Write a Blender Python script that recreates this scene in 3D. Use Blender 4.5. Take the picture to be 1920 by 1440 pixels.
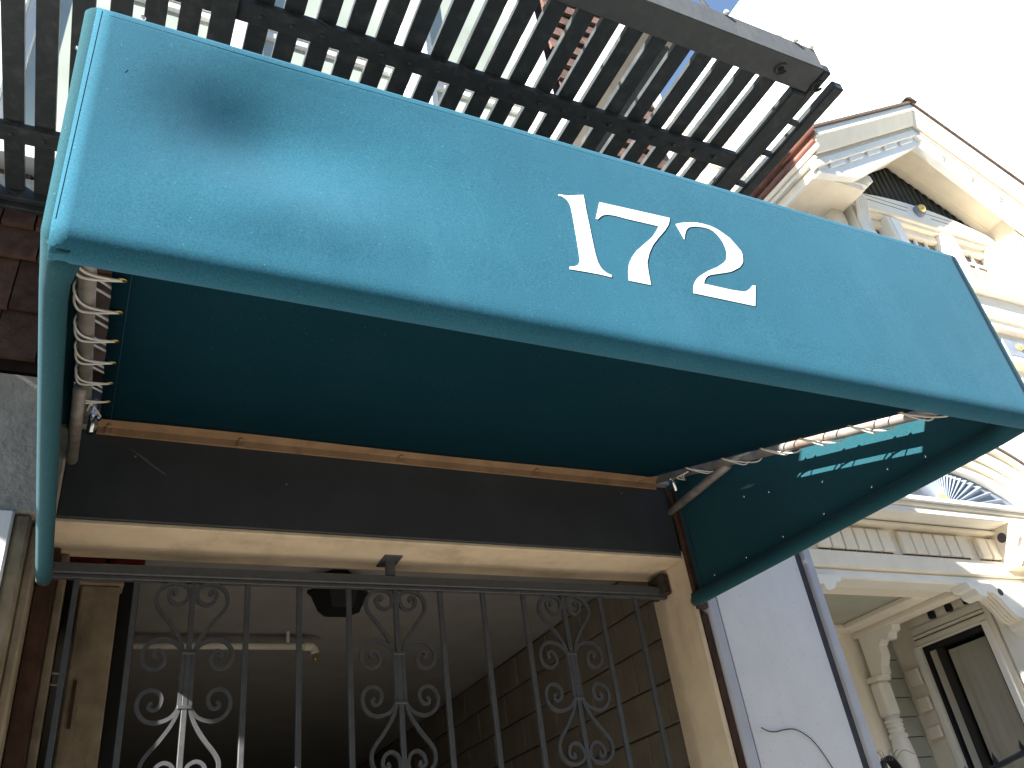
import bpy, bmesh, math, random
from mathutils import Vector, Matrix
random.seed(7)
scene = bpy.context.scene
for o in list(bpy.data.objects): bpy.data.objects.remove(o)
COL = scene.collection

# ------------------------------------------------------------------ camera
cam = bpy.data.cameras.new('camera'); camo = bpy.data.objects.new('camera', cam); COL.objects.link(camo)
RIGHT = Vector((0.89841113, -0.42075178, -0.125799)); DOWN = Vector((0.13458723, 0.53646883, -0.83311912)); FWD = Vector((0.41802359, 0.73155255, 0.53859739))
M4 = Matrix((RIGHT, -DOWN, -FWD)).transposed().to_4x4(); M4.translation = Vector((0.1253, -2.673, 1.5))
camo.matrix_world = M4
cam.sensor_width = 36; cam.lens = 1590/1920*36; cam.clip_start = 0.02; cam.clip_end = 2000
scene.camera = camo

# ------------------------------------------------------------------ light
SUN = Vector((1.0, 0.42, -0.625)).normalized()
SUN_EL = math.asin(-SUN.z)
SUN_AZ = math.atan2(-SUN.x, -SUN.y)
w = bpy.data.worlds.new('World'); scene.world = w; w.use_nodes = True
nt = w.node_tree; nt.nodes.clear()
sky = nt.nodes.new('ShaderNodeTexSky'); sky.sky_type = 'NISHITA'; sky.sun_disc = False
sky.sun_elevation = SUN_EL; sky.sun_rotation = SUN_AZ % (2*math.pi); sky.dust_density = 0.0
bg = nt.nodes.new('ShaderNodeBackground'); bg.inputs[1].default_value = 0.085
wo = nt.nodes.new('ShaderNodeOutputWorld')
nt.links.new(sky.outputs[0], bg.inputs[0]); nt.links.new(bg.outputs[0], wo.inputs[0])
sl = bpy.data.lights.new('sun', 'SUN'); sl.energy = 5.0; sl.angle = math.radians(0.5); sl.color = (1.0, 0.955, 0.88)
so = bpy.data.objects.new('sun', sl); COL.objects.link(so)
so.rotation_euler = (-SUN).to_track_quat('Z', 'Y').to_euler(); so.location = (-12, -6, 14)
vs = scene.view_settings; vs.view_transform = 'Standard'; vs.look = 'None'; vs.gamma = 1; vs.exposure = 1.95; vs.use_curve_mapping = False

# ------------------------------------------------------------------ materials
def mat(name, col, rough=0.7, var=0.12, scale=8.0, bump=0.0, bscale=60.0, metal=0.0, spec=0.3, dirt=None, dirt_amt=0.0, dscale=3.0, rand=0.0):
    m = bpy.data.materials.new(name); m.use_nodes = True; n = m.node_tree; b = n.nodes['Principled BSDF']
    b.inputs['Roughness'].default_value = rough; b.inputs['Metallic'].default_value = metal
    b.inputs['Specular IOR Level'].default_value = spec
    geo = n.nodes.new('ShaderNodeNewGeometry')
    noi = n.nodes.new('ShaderNodeTexNoise'); noi.inputs['Scale'].default_value = scale; noi.inputs['Detail'].default_value = 6
    n.links.new(geo.outputs['Position'], noi.inputs['Vector'])
    r = n.nodes.new('ShaderNodeValToRGB')
    r.color_ramp.elements[0].position = 0.3; r.color_ramp.elements[1].position = 0.7
    r.color_ramp.elements[0].color = (*[c*(1-var) for c in col], 1); r.color_ramp.elements[1].color = (*[min(1, c*(1+var)) for c in col], 1)
    n.links.new(noi.outputs['Fac'], r.inputs[0]); out = r.outputs[0]
    if dirt:
        dn = n.nodes.new('ShaderNodeTexNoise'); dn.inputs['Scale'].default_value = dscale; dn.inputs['Detail'].default_value = 8; dn.inputs['Roughness'].default_value = 0.7
        mp = n.nodes.new('ShaderNodeMapping'); mp.inputs['Scale'].default_value = (2.5, 2.5, 0.7)
        n.links.new(geo.outputs['Position'], mp.inputs['Vector']); n.links.new(mp.outputs[0], dn.inputs['Vector'])
        dr = n.nodes.new('ShaderNodeValToRGB'); dr.color_ramp.elements[0].position = 0.5; dr.color_ramp.elements[1].position = 0.75
        dr.color_ramp.elements[1].color = (dirt_amt,)*3 + (1,)
        n.links.new(dn.outputs['Fac'], dr.inputs[0])
        mx = n.nodes.new('ShaderNodeMix'); mx.data_type = 'RGBA'; mx.inputs[7].default_value = (*dirt, 1)
        n.links.new(dr.outputs[0], mx.inputs[0]); n.links.new(out, mx.inputs[6]); out = mx.outputs[2]
    if rand:
        oi = n.nodes.new('ShaderNodeObjectInfo'); hs = n.nodes.new('ShaderNodeHueSaturation')
        ma = n.nodes.new('ShaderNodeMapRange'); ma.inputs[3].default_value = 1-rand; ma.inputs[4].default_value = 1+rand
        n.links.new(oi.outputs['Random'], ma.inputs[0]); n.links.new(ma.outputs[0], hs.inputs['Value']); n.links.new(out, hs.inputs['Color']); out = hs.outputs[0]
    n.links.new(out, b.inputs['Base Color'])
    if bump:
        bn = n.nodes.new('ShaderNodeTexNoise'); bn.inputs['Scale'].default_value = bscale; bn.inputs['Detail'].default_value = 4
        n.links.new(geo.outputs['Position'], bn.inputs['Vector'])
        bu = n.nodes.new('ShaderNodeBump'); bu.inputs['Strength'].default_value = bump; bu.inputs['Distance'].default_value = 0.01
        n.links.new(bn.outputs['Fac'], bu.inputs['Height']); n.links.new(bu.outputs[0], b.inputs['Normal'])
    return m

def cloth_mat(name, col, fade=0.25):
    m = mat(name, col, rough=0.85, var=0.06, scale=2.6, spec=0.12, dirt=tuple(min(1, c*1.25+0.02) for c in col), dirt_amt=fade, dscale=2.0)
    n = m.node_tree; b = n.nodes['Principled BSDF']
    b.inputs['Sheen Weight'].default_value = 0.04; b.inputs['Sheen Roughness'].default_value = 0.5
    geo = n.nodes.new('ShaderNodeNewGeometry')
    # pale lint specks on the weave
    src = b.inputs['Base Color'].links[0].from_socket
    vo = n.nodes.new('ShaderNodeTexVoronoi'); vo.inputs['Scale'].default_value = 55
    n.links.new(geo.outputs['Position'], vo.inputs['Vector'])
    cr = n.nodes.new('ShaderNodeValToRGB'); cr.color_ramp.elements[0].position = 0.0; cr.color_ramp.elements[0].color = (0.8,)*3+(1,); cr.color_ramp.elements[1].position = 0.075; cr.color_ramp.elements[1].color = (0, 0, 0, 1)
    n.links.new(vo.outputs['Distance'], cr.inputs[0])
    mx = n.nodes.new('ShaderNodeMix'); mx.data_type = 'RGBA'; mx.inputs[7].default_value = (0.22, 0.38, 0.44, 1)
    n.links.new(cr.outputs[0], mx.inputs[0]); n.links.new(src, mx.inputs[6])
    fn = n.nodes.new('ShaderNodeTexNoise'); fn.inputs['Scale'].default_value = 300; fn.inputs['Detail'].default_value = 2
    n.links.new(geo.outputs['Position'], fn.inputs['Vector'])
    mr = n.nodes.new('ShaderNodeMapRange'); mr.inputs[1].default_value = 0.3; mr.inputs[2].default_value = 0.7; mr.inputs[3].default_value = 0.82; mr.inputs[4].default_value = 1.18
    n.links.new(fn.outputs['Fac'], mr.inputs[0])
    hs = n.nodes.new('ShaderNodeHueSaturation'); n.links.new(mx.outputs[2], hs.inputs['Color']); n.links.new(mr.outputs[0], hs.inputs['Value'])
    n.links.new(hs.outputs[0], b.inputs['Base Color'])
    bn = n.nodes.new('ShaderNodeTexNoise'); bn.inputs['Scale'].default_value = 6; bn.inputs['Detail'].default_value = 5
    n.links.new(geo.outputs['Position'], bn.inputs['Vector'])
    bu = n.nodes.new('ShaderNodeBump'); bu.inputs['Strength'].default_value = 0.12; bu.inputs['Distance'].default_value = 0.02
    n.links.new(bn.outputs['Fac'], bu.inputs['Height']); n.links.new(bu.outputs[0], b.inputs['Normal'])
    return m

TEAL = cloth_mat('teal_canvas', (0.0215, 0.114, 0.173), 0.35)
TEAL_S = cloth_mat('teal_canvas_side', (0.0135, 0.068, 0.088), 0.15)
TEAL_IN = cloth_mat('teal_canvas_shaded', (0.0036, 0.027, 0.041), 0.1)  # roof cloth teal darkened to deepen the shade under the awning
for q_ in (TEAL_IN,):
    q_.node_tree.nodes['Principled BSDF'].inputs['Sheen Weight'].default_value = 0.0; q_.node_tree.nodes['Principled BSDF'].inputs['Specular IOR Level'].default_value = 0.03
NUMERAL = mat('white_vinyl', (0.82, 0.82, 0.80), 0.5, 0.02)
THREAD = mat('dark_thread', (0.015, 0.06, 0.10), 0.9, 0.1)
CORD = mat('white_cord', (0.72, 0.69, 0.62), 0.8, 0.1, 60)
BRASS = mat('brass', (0.62, 0.47, 0.16), 0.35, 0.15, 80, metal=1.0)
STEEL = mat('galvanised_pipe', (0.30, 0.28, 0.26), 0.55, 0.3, 14, metal=0.35, dirt=(0.20, 0.09, 0.04), dirt_amt=0.8, dscale=5)
CHROME = mat('bright_tube', (0.75, 0.75, 0.78), 0.18, 0.1, 30, metal=1.0)
FLASH = mat('brown_flashing', (0.30, 0.19, 0.11), 0.6, 0.2, 8, dirt=(0.10, 0.06, 0.04), dirt_amt=0.7)
CHAR = mat('charcoal_panel', (0.050, 0.055, 0.060), 0.6, 0.12, 5, bump=0.05, bscale=30, dirt=(0.078, 0.079, 0.08), dirt_amt=0.4)
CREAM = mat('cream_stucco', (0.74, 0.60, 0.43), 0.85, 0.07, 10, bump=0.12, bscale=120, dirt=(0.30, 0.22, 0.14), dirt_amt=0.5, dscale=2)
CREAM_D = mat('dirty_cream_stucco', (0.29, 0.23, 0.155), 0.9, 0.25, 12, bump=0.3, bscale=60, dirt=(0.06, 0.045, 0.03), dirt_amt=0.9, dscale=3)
STUCCO = mat('grey_stucco', (0.38, 0.355, 0.315), 0.95, 0.15, 14, bump=0.7, bscale=45, dirt=(0.20, 0.19, 0.17), dirt_amt=0.6, dscale=4)
LAV = mat('lavender_paint', (0.80, 0.785, 0.79), 0.6, 0.04, 5, bump=0.04, bscale=90, dirt=(0.70, 0.69, 0.70), dirt_amt=0.5, dscale=6)
LAV_E = mat('lavender_trim', (0.50, 0.505, 0.56), 0.5, 0.06, 8)
GROOVE = mat('dark_joint', (0.07, 0.07, 0.08), 0.8, 0.2, 20)
def speckle(m, col, scale, size):
    n = m.node_tree; b = n.nodes['Principled BSDF']; src = b.inputs['Base Color'].links[0].from_socket
    geo = n.nodes.new('ShaderNodeNewGeometry'); vo = n.nodes.new('ShaderNodeTexVoronoi'); vo.inputs['Scale'].default_value = scale; n.links.new(geo.outputs['Position'], vo.inputs['Vector'])
    cr = n.nodes.new('ShaderNodeValToRGB'); cr.color_ramp.elements[0].color = (0.7,)*3+(1,); cr.color_ramp.elements[1].position = size; cr.color_ramp.elements[1].color = (0, 0, 0, 1); n.links.new(vo.outputs['Distance'], cr.inputs[0])
    mx = n.nodes.new('ShaderNodeMix'); mx.data_type = 'RGBA'; mx.inputs[7].default_value = (*col, 1); n.links.new(cr.outputs[0], mx.inputs[0]); n.links.new(src, mx.inputs[6]); n.links.new(mx.outputs[2], b.inputs['Base Color'])
speckle(LAV, (0.22, 0.20, 0.18), 42, 0.13); speckle(CREAM, (0.35, 0.26, 0.17), 50, 0.10)
WOOD = mat('dark_stained_wood', (0.055, 0.028, 0.018), 0.7, 0.35, 18, dirt=(0.18, 0.09, 0.05), dirt_amt=0.5)
SHIN = mat('cedar_shingle', (0.120, 0.070, 0.054), 0.85, 0.35, 22, bump=0.35, bscale=90, dirt=(0.09, 0.055, 0.045), dirt_amt=0.7, dscale=5, rand=0.3)
SHIN_B = mat('shingle_backing', (0.028, 0.018, 0.015), 0.95, 0.3, 20)
FE = mat('fire_escape_paint', (0.045, 0.055, 0.060), 0.55, 0.15, 20, bump=0.12, bscale=60, dirt=(0.20, 0.19, 0.17), dirt_amt=0.35, dscale=8)
GATE = mat('gate_paint', (0.076, 0.079, 0.085), 0.45, 0.15, 40, bump=0.06, bscale=120, spec=0.5)
FE_L = mat('sunlit_beam_paint', (0.104, 0.112, 0.116), 0.6, 0.08, 20, bump=0.08, bscale=60, dirt=(0.22, 0.215, 0.205), dirt_amt=0.3, dscale=8)  # same paint lightened so the front beam's face looks sunlit
RUST = mat('rust_primer', (0.045, 0.035, 0.03), 0.8, 0.4, 40)
WHITE = mat('white_paint', (0.84, 0.83, 0.80), 0.55, 0.03, 6)
IVORY = mat('ivory_paint', (0.87, 0.785, 0.64), 0.6, 0.04, 6, dirt=(0.68, 0.57, 0.42), dirt_amt=0.3, dscale=4)
IVORY_L = mat('pale_ivory_paint', (0.86, 0.82, 0.73), 0.6, 0.04, 6)
SAGE = mat('sage_siding', (0.42, 0.42, 0.34), 0.7, 0.06, 6)
SLATE = mat('slate_blue_paint', (0.22, 0.26, 0.32), 0.5, 0.15, 9)
CORR = mat('dark_teal_siding', (0.030, 0.042, 0.046), 0.6, 0.15, 9)
GOLD = mat('gilding', (0.80, 0.58, 0.20), 0.35, 0.12, 40, metal=0.6)
COPPER = mat('brown_gutter', (0.22, 0.10, 0.075), 0.4, 0.15, 9, metal=0.2)
ROOF = mat('roof_shingle', (0.13, 0.095, 0.075), 0.9, 0.3, 14)
BLACK = mat('black_paint', (0.012, 0.012, 0.013), 0.5, 0.2, 20)
CEIL = mat('passage_plaster', (0.25, 0.242, 0.23), 0.95, 0.08, 6, bump=0.25, bscale=90)
BLOCK = mat('painted_block', (0.215, 0.185, 0.142), 0.9, 0.12, 7, bump=0.2, bscale=60, dirt=(0.15, 0.11, 0.075), dirt_amt=0.6, dscale=2.5, rand=0.05)
MORTAR = mat('mortar', (0.10, 0.08, 0.06), 0.95, 0.2, 20)
PVC = mat('white_pipe', (0.62, 0.58, 0.50), 0.5, 0.06, 10)
RED = mat('dark_red_paint', (0.10, 0.012, 0.010), 0.5, 0.3, 20)
CURT = mat('taupe_curtain', (0.36, 0.33, 0.265), 0.95, 0.08, 3)
PAVE = mat('concrete_pavement', (0.23, 0.212, 0.182), 0.9, 0.15, 3, bump=0.1, bscale=60)
ASPH = mat('asphalt', (0.05, 0.05, 0.05), 0.9, 0.2, 8)
KERB = mat('kerb_concrete', (0.30, 0.29, 0.27), 0.9, 0.15, 5)
TAUPE = mat('taupe_board', (0.50, 0.46, 0.40), 0.8, 0.1, 10)
def glass_mat(name, col, rough=0.03):
    m = mat(name, col, rough, 0.25, 1.3, spec=0.9); return m
GLASS = glass_mat('pale_window_glass', (0.40, 0.44, 0.37))
GLASS_D = glass_mat('dark_window_glass', (0.10, 0.075, 0.055))
GLASS_B = glass_mat('deep_window_glass', (0.012, 0.012, 0.012))

# ------------------------------------------------------------------ helpers
WLOC = {}
def empty(name, loc, label, cat, group=None):
    e = bpy.data.objects.new(name, None); COL.objects.link(e); e.location = loc; e.empty_display_size = 0.1
    e['label'] = label; e['category'] = cat
    if group: e['group'] = group
    WLOC[e.name] = Vector(loc); return e
def link(name, me, loc, parent=None, kind=None):
    o = bpy.data.objects.new(name, me); COL.objects.link(o); loc = Vector(loc)
    if parent is not None:
        o.parent = parent; o.location = loc - WLOC[parent.name]
    else: o.location = loc
    WLOC[o.name] = loc
    if kind: o['kind'] = kind
    return o
def fin(name, bm, m, parent=None, smooth=False, kind=None, bevel=0.0):
    bmesh.ops.recalc_face_normals(bm, faces=bm.faces)
    if bevel: bmesh.ops.bevel(bm, geom=[e for e in bm.edges if len(e.link_faces) == 2 and e.calc_face_angle(0) > 0.6], offset=bevel, segments=1, affect='EDGES')
    vs_ = [v.co for v in bm.verts]
    c = Vector([(min(v[i] for v in vs_)+max(v[i] for v in vs_))/2 for i in range(3)])
    for v in bm.verts: v.co -= c
    me = bpy.data.meshes.new(name); bm.to_mesh(me); bm.free()
    ms = m if isinstance(m, (list, tuple)) else [m]
    for q in ms: me.materials.append(q)
    if smooth:
        for p in me.polygons: p.use_smooth = True
    return link(name, me, c, parent, kind)
def abox(bm, x0, x1, y0, y1, z0, z1):
    v = [bm.verts.new((x, y, z)) for x in (x0, x1) for y in (y0, y1) for z in (z0, z1)]
    for f in ((0, 1, 3, 2), (4, 6, 7, 5), (0, 4, 5, 1), (2, 3, 7, 6), (0, 2, 6, 4), (1, 5, 7, 3)): bm.faces.new([v[i] for i in f])
def box(name, x0, x1, y0, y1, z0, z1, m, parent=None, bevel=0.003, kind=None):
    bm = bmesh.new(); abox(bm, x0, x1, y0, y1, z0, z1)
    bevel = min(bevel, 0.3*min(x1-x0, y1-y0, z1-z0))
    return fin(name, bm, m, parent, bevel=bevel, kind=kind)
def aprism(bm, poly, axis, a, b):
    def P(u, v, t): return (u, t, v) if axis == 1 else ((t, u, v) if axis == 0 else (u, v, t))
    A = [bm.verts.new(P(u, v, a)) for u, v in poly]; B = [bm.verts.new(P(u, v, b)) for u, v in poly]
    n = len(poly); bm.faces.new(A); bm.faces.new(B[::-1])
    for i in range(n): bm.faces.new((A[i], B[i], B[(i+1) % n], A[(i+1) % n]))
def prism(name, poly, axis, a, b, m, parent=None, bevel=0.0, smooth=False):
    bm = bmesh.new(); aprism(bm, poly, axis, a, b)
    bm.normal_update()
    if not bevel: bmesh.ops.triangulate(bm, faces=[f for f in bm.faces if len(f.verts) > 4])
    return fin(name, bm, m, parent, bevel=bevel, smooth=smooth)
def smoothpath(p, k=4):
    out = []; n = len(p); p = [Vector(q) for q in p]
    for i in range(n-1):
        a, b, c, d = p[max(i-1, 0)], p[i], p[i+1], p[min(i+2, n-1)]
        for j in range(k):
            t = j/k
            out.append(0.5*((2*b)+(c-a)*t+(2*a-5*b+4*c-d)*t*t+(3*b-a-3*c+d)*t**3))
    out.append(p[-1]); return out
def atube(bm, pts, r, n=8, cap=True):
    pts = [Vector(p) for p in pts]; rings = []; up = Vector((0.13, 0.31, 0.94))
    for i, p in enumerate(pts):
        t = (pts[min(i+1, len(pts)-1)]-pts[max(i-1, 0)]).normalized()
        if abs(t.dot(up)) > 0.97: up = Vector((0.9, 0.1, 0.2))
        u = (up - t*up.dot(t)).normalized(); v = t.cross(u); up = u
        rr = r[i] if isinstance(r, (list, tuple)) else r
        rings.append([bm.verts.new(p+rr*(math.cos(2*math.pi*k/n)*u+math.sin(2*math.pi*k/n)*v)) for k in range(n)])
    for A, B in zip(rings, rings[1:]):
        for k in range(n): bm.faces.new((A[k], A[(k+1) % n], B[(k+1) % n], B[k]))
    if cap: bm.faces.new(rings[0]); bm.faces.new(rings[-1][::-1])
def tube(name, pts, r, m, parent=None, n=10, smooth=True):
    bm = bmesh.new(); atube(bm, pts, r, n); return fin(name, bm, m, parent, smooth=smooth)
def astrip(bm, pts, wy, th):
    """flat bar following a path in the x-z plane: wy deep in y, th thick in plane, tapered ends allowed"""
    pts = [Vector(p) for p in pts]; R = []
    for i, p in enumerate(pts):
        t = (pts[min(i+1, len(pts)-1)]-pts[max(i-1, 0)]).normalized(); nrm = Vector((-t.z, 0, t.x))
        R.append([bm.verts.new(p+nrm*a*th/2+Vector((0, b*wy/2, 0))) for a, b in ((-1, -1), (1, -1), (1, 1), (-1, 1))])
    for A, B in zip(R, R[1:]):
        for k in range(4): bm.faces.new((A[k], A[(k+1) % 4], B[(k+1) % 4], B[k]))
    bm.faces.new(R[0]); bm.faces.new(R[-1][::-1])
def disc(name, c, r, h, axis, m, parent=None, n=20, dome=False):
    bm = bmesh.new(); c = Vector(c); ax = Vector([(1, 0, 0), (0, 1, 0), (0, 0, 1)][axis])*(1 if h >= 0 else -1); h = abs(h)
    if dome:
        pts = [c+ax*h*math.sin(t*math.pi/2/5) for t in range(6)]; rs = [max(r*math.cos(t*math.pi/2/5), 0.0005) for t in range(6)]
        atube(bm, pts, rs, n)
    else: atube(bm, [c, c+ax*h*0.8, c+ax*h], [r, r, r*0.85], n)
    return fin(name, bm, m, parent, smooth=dome)

# ------------------------------------------------------------------ ground
box('pavement', -60, 60, -4.2, 0.0, -0.3, 0.0, PAVE, bevel=0, kind='structure')
box('kerb', -60, 60, -4.35, -4.2, -0.3, 0.002, KERB, bevel=0, kind='structure')
bm = bmesh.new()
for q in ((-400, -400), (400, -400), (400, 400), (-400, 400)): bm.verts.new((q[0], q[1], -0.14))
bm.faces.new(bm.verts[:]); fin('road', bm, ASPH, kind='structure')

# ------------------------------------------------------------------ our building
B = empty('apartment_building', (1.0, 0.3, 0), 'brown shingled apartment building with charcoal header and lavender pilasters around its entry', 'building')
TOP = 10.5
# upper wall core (backing of the shingles) with window opening  x -1.55..2.215  z 4.12..6.9
box('upper_wall', -6, -1.55, 0.012, 0.30, 3.23, TOP, SHIN_B, B, 0)
box('upper_wall', 2.215, 3.05, 0.012, 0.30, 3.23, TOP, SHIN_B, B, 0)
box('upper_wall', -1.55, 2.215, 0.012, 0.30, 3.23, 4.12, SHIN_B, B, 0)
box('upper_wall', -1.55, 2.215, 0.012, 0.30, 6.9, TOP, SHIN_B, B, 0)
box('side_wall', 2.75, 3.05, 0.30, 14, 0, TOP, IVORY_L, B, 0)
box('side_wall', -6, -5.7, 0.30, 14, 0, TOP, IVORY_L, B, 0)
box('rear_wall', -5.7, 2.75, 13.7, 14, 0, TOP, IVORY_L, B, 0)
box('roof_slab', -6.2, 3.1, -0.12, 14.1, TOP, TOP+0.25, ROOF, B, 0.01)
# shingles, sharing a few meshes
shmesh = []
for wd in (0.10, 0.125, 0.15, 0.18):
    bm = bmesh.new()
    aprism(bm, [(0.012, 0.115), (-0.024, -0.085), (0.0, -0.085), (0.012, -0.04)], 0, -wd/2, wd/2)
    bmesh.ops.recalc_face_normals(bm, faces=bm.faces)
    me = bpy.data.meshes.new('shingle'); bm.to_mesh(me); bm.free(); me.materials.append(SHIN); shmesh.append((wd, me))
def course(x0, x1, z, dz):
    x = x0 + random.uniform(0, 0.06)
    while x < x1-0.03:
        wd, me = random.choice(shmesh); s = 1.0
        if x+wd > x1: s = (x1-x)/wd
        o = link('shingle', me, (x+wd*s/2, 0, z+0.085+random.uniform(-0.004, 0.004)), B); o.scale = (s, 1, 0.2*dz/0.2/0.16*1.0)
        x += wd*s+random.uniform(0.004, 0.009)
for z, dz in ((3.285, .2), (3.485, .2), (3.69, .16), (3.83, .16), (3.97, .16)): course(-0.85, 0.62, z, dz)
zz = 4.0
while zz < 7.2:
    course(2.29, 2.99, zz, 0.16); zz += 0.15
SH2 = mat('cedar_course', (0.13, 0.07, 0.05), 0.85, 0.4, 14, bump=0.4, bscale=60)
z = 3.3
while z < TOP-0.2:      # plain courses where the wall is out of sight
    bm = bmesh.new()
    aprism(bm, [(0.0, z), (-0.02, z), (-0.004, z+0.2), (0.0, z+0.2)], 0, -6, -1.66 if z > 4 else -0.87); fin('shingle_course', bm, SH2, B)
    if z > 7.0: bm = bmesh.new(); aprism(bm, [(0.0, z), (-0.02, z), (-0.004, z+0.2), (0.0, z+0.2)], 0, -1.66, 3.0); fin('shingle_course', bm, SH2, B)
    z += 0.2
box('corner_board', 2.995, 3.075, -0.03, 0.30, 3.05, TOP-0.01, WHITE, B)
# big white window above the fire escape
wn = box('window_frame', -1.55, 2.215, -0.035, 0.10, 6.72, 6.9, WHITE, B)
for x0, x1 in ((-1.55, -1.43), (-0.58, -0.44), (0.36, 0.50), (1.28, 1.42), (2.08, 2.215)):
    box('mullion', x0, x1, -0.03, 0.09, 4.22, 6.719, WHITE, wn)
box('window_sill', -1.6, 2.26, -0.09, 0.09, 4.10, 4.219, WHITE, wn)
for x0, x1 in ((-1.43, -0.58), (-0.44, 0.36), (0.50, 1.28), (1.42, 2.08)):
    box('sash_rail', x0+0.001, x1-0.001, 0.0, 0.06, 5.44, 5.52, WHITE, wn)
    for a, b in ((4.225, 5.44), (5.52, 6.715)):
        p = box('pane', x0+0.05, x1-0.05, 0.035, 0.045, a+0.05, b-0.05, GLASS, wn, 0)
        box('sash_stile', x0+0.001, x0+0.051, 0.012, 0.055, a, b-0.001, WHITE, wn); box('sash_stile', x1-0.051, x1-0.001, 0.012, 0.055, a, b-0.001, WHITE, wn)
        box('sash_stile', x0+0.051, x1-0.051, 0.012, 0.055, a, a+0.05, WHITE, wn); box('sash_stile', x0+0.051, x1-0.051, 0.012, 0.055, b-0.051, b-0.001, WHITE, wn)
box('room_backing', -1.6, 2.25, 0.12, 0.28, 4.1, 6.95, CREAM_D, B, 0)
# street-level front
box('stucco_band', -6, 0.012, -0.02, 0.27, 2.72, 3.20, STUCCO, B, 0.006)
box('drip_gap', -6, 2.39, 0.03, 0.27, 3.20, 3.235, BLACK, B, 0)
box('header_panel', 0.0125, 2.338, 0.0, 0.27, 2.722, 3.20, CHAR, B, 0.004)
box('header_soffit', -0.03, 2.338, 0.004, 0.268, 2.705, 2.722, CREAM, B, 0.004)
box('lavender_pilaster', -6, -0.095, -0.035, 0.12, 0, 2.7195, LAV, B, 0.006)
# left jamb, cracked and stained, in stepped layers
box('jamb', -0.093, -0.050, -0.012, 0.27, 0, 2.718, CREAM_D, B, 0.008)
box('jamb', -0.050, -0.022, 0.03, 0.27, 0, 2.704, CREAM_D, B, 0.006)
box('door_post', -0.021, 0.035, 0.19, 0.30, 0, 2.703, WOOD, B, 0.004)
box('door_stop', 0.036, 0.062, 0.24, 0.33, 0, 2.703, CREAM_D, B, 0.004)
# right jamb
box('jamb', 2.340, 2.362, 0.002, 0.27, 0, 2.745, CREAM, B, 0.006)
box('jamb', 2.363, 2.3915, -0.004, 0.27, 0, 2.47, WOOD, B, 0.002)
box('jamb', 2.4505, 2.52, 0.13, 0.27, 0, 3.05, CREAM, B, 0)
box('wall_board', 2.342, 2.389, -0.022, 0.001, 2.49, 3.05, WOOD, B, 0.002)
box('lavender_panel', 2.462, 2.968, 0.0, 0.12, 0, 3.22, LAV, B, 0.0)
box('lavender_strip', 2.392, 2.446, -0.018, 0.128, 0, 3.22, LAV_E, B, 0.006)
box('joint', 2.4465, 2.4615, 0.004, 0.12, 0, 3.22, GROOVE, B, 0)
box('joint', 2.9685, 3.0045, 0.003, 0.12, 0, 3.045, GROOVE, B, 0)
box('lavender_edge', 3.005, 3.05, -0.022, 0.299, 0, 3.045, LAV_E, B, 0.006)
box('upper_band', 2.346, 3.05, 0.0, 0.12, 3.2205, 3.2295, LAV, B, 0)
# passage behind the gate
box('passage_ceiling', -1.2, 2.70, 0.272, 7.6, 2.87, 2.95, CEIL, B, 0)
box('passage_wall', 2.462, 2.70, 0.272, 7.6, 0, 2.869, MORTAR, B, 0)
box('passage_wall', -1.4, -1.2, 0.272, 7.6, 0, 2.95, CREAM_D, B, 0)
box('passage_wall', -1.2, 2.461, 7.4, 7.6, 0, 2.869, CEIL, B, 0)
box('header_back', -1.2, 2.461, 0.2715, 0.30, 2.723, 2.869, CEIL, B, 0)
box('passage_floor', -1.2, 2.461, 0.0, 7.4, -0.2, 0.02, mat('passage_floor', (0.22, 0.19, 0.16), 0.8, 0.1, 4), B, 0)
box('bounce_slab', -0.09, 2.391, -0.95, -0.025, -0.1, 0.03, mat('pale_bounce_slab', (0.36, 0.32, 0.26), 0.8, 0.1, 4), B, 0.004)  # unseen pale slab added to bounce sunlight up onto the soffit
blk = bpy.data.meshes.new('block'); bm = bmesh.new(); abox(bm, -0.006, 0.02, -0.193, 0.193, -0.085, 0.085)
bmesh.ops.bevel(bm, geom=bm.edges[:], offset=0.004, segments=1, affect='EDGES'); bmesh.ops.recalc_face_normals(bm, faces=bm.faces); bm.to_mesh(blk); bm.free(); blk.materials.append(BLOCK)
for i in range(11):
    zc = 2.775-i*0.178
    for j in range(17):
        yc = 0.47+j*0.395-(0.197 if i % 2 else 0)
        if yc < 0.30:
            o = link('block', blk, (2.456, 0.375, zc), B); o.scale = (1, 0.47, 1); continue
        link('block', blk, (2.456, yc, zc), B)
box('pillar_and_dark_gap', 0.105, 0.232, 0.50, 0.85, 0.02, 2.70, CREAM_D, B, 0.006)
box('pillar_and_dark_gap', -0.12, 0.055, 0.66, 0.9, 0.02, 2.869, BLACK, B, 0.004)  # black filler for the dark cavity behind the jamb, no actual pillar
box('pillar_slot', 0.128, 0.138, 0.492, 0.51, 2.22, 2.37, WOOD, B, 0)
box('pillar_cap', 0.095, 0.242, 0.49, 0.86, 2.7005, 2.74, CREAM_D, B, 0.004)
box('dark_gap_fill', 0.233, 0.30, 0.58, 1.4, 0.02, 2.869, BLACK, B, 0.004)  # black box standing in for the shaded cavity right of the cream pillar

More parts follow.
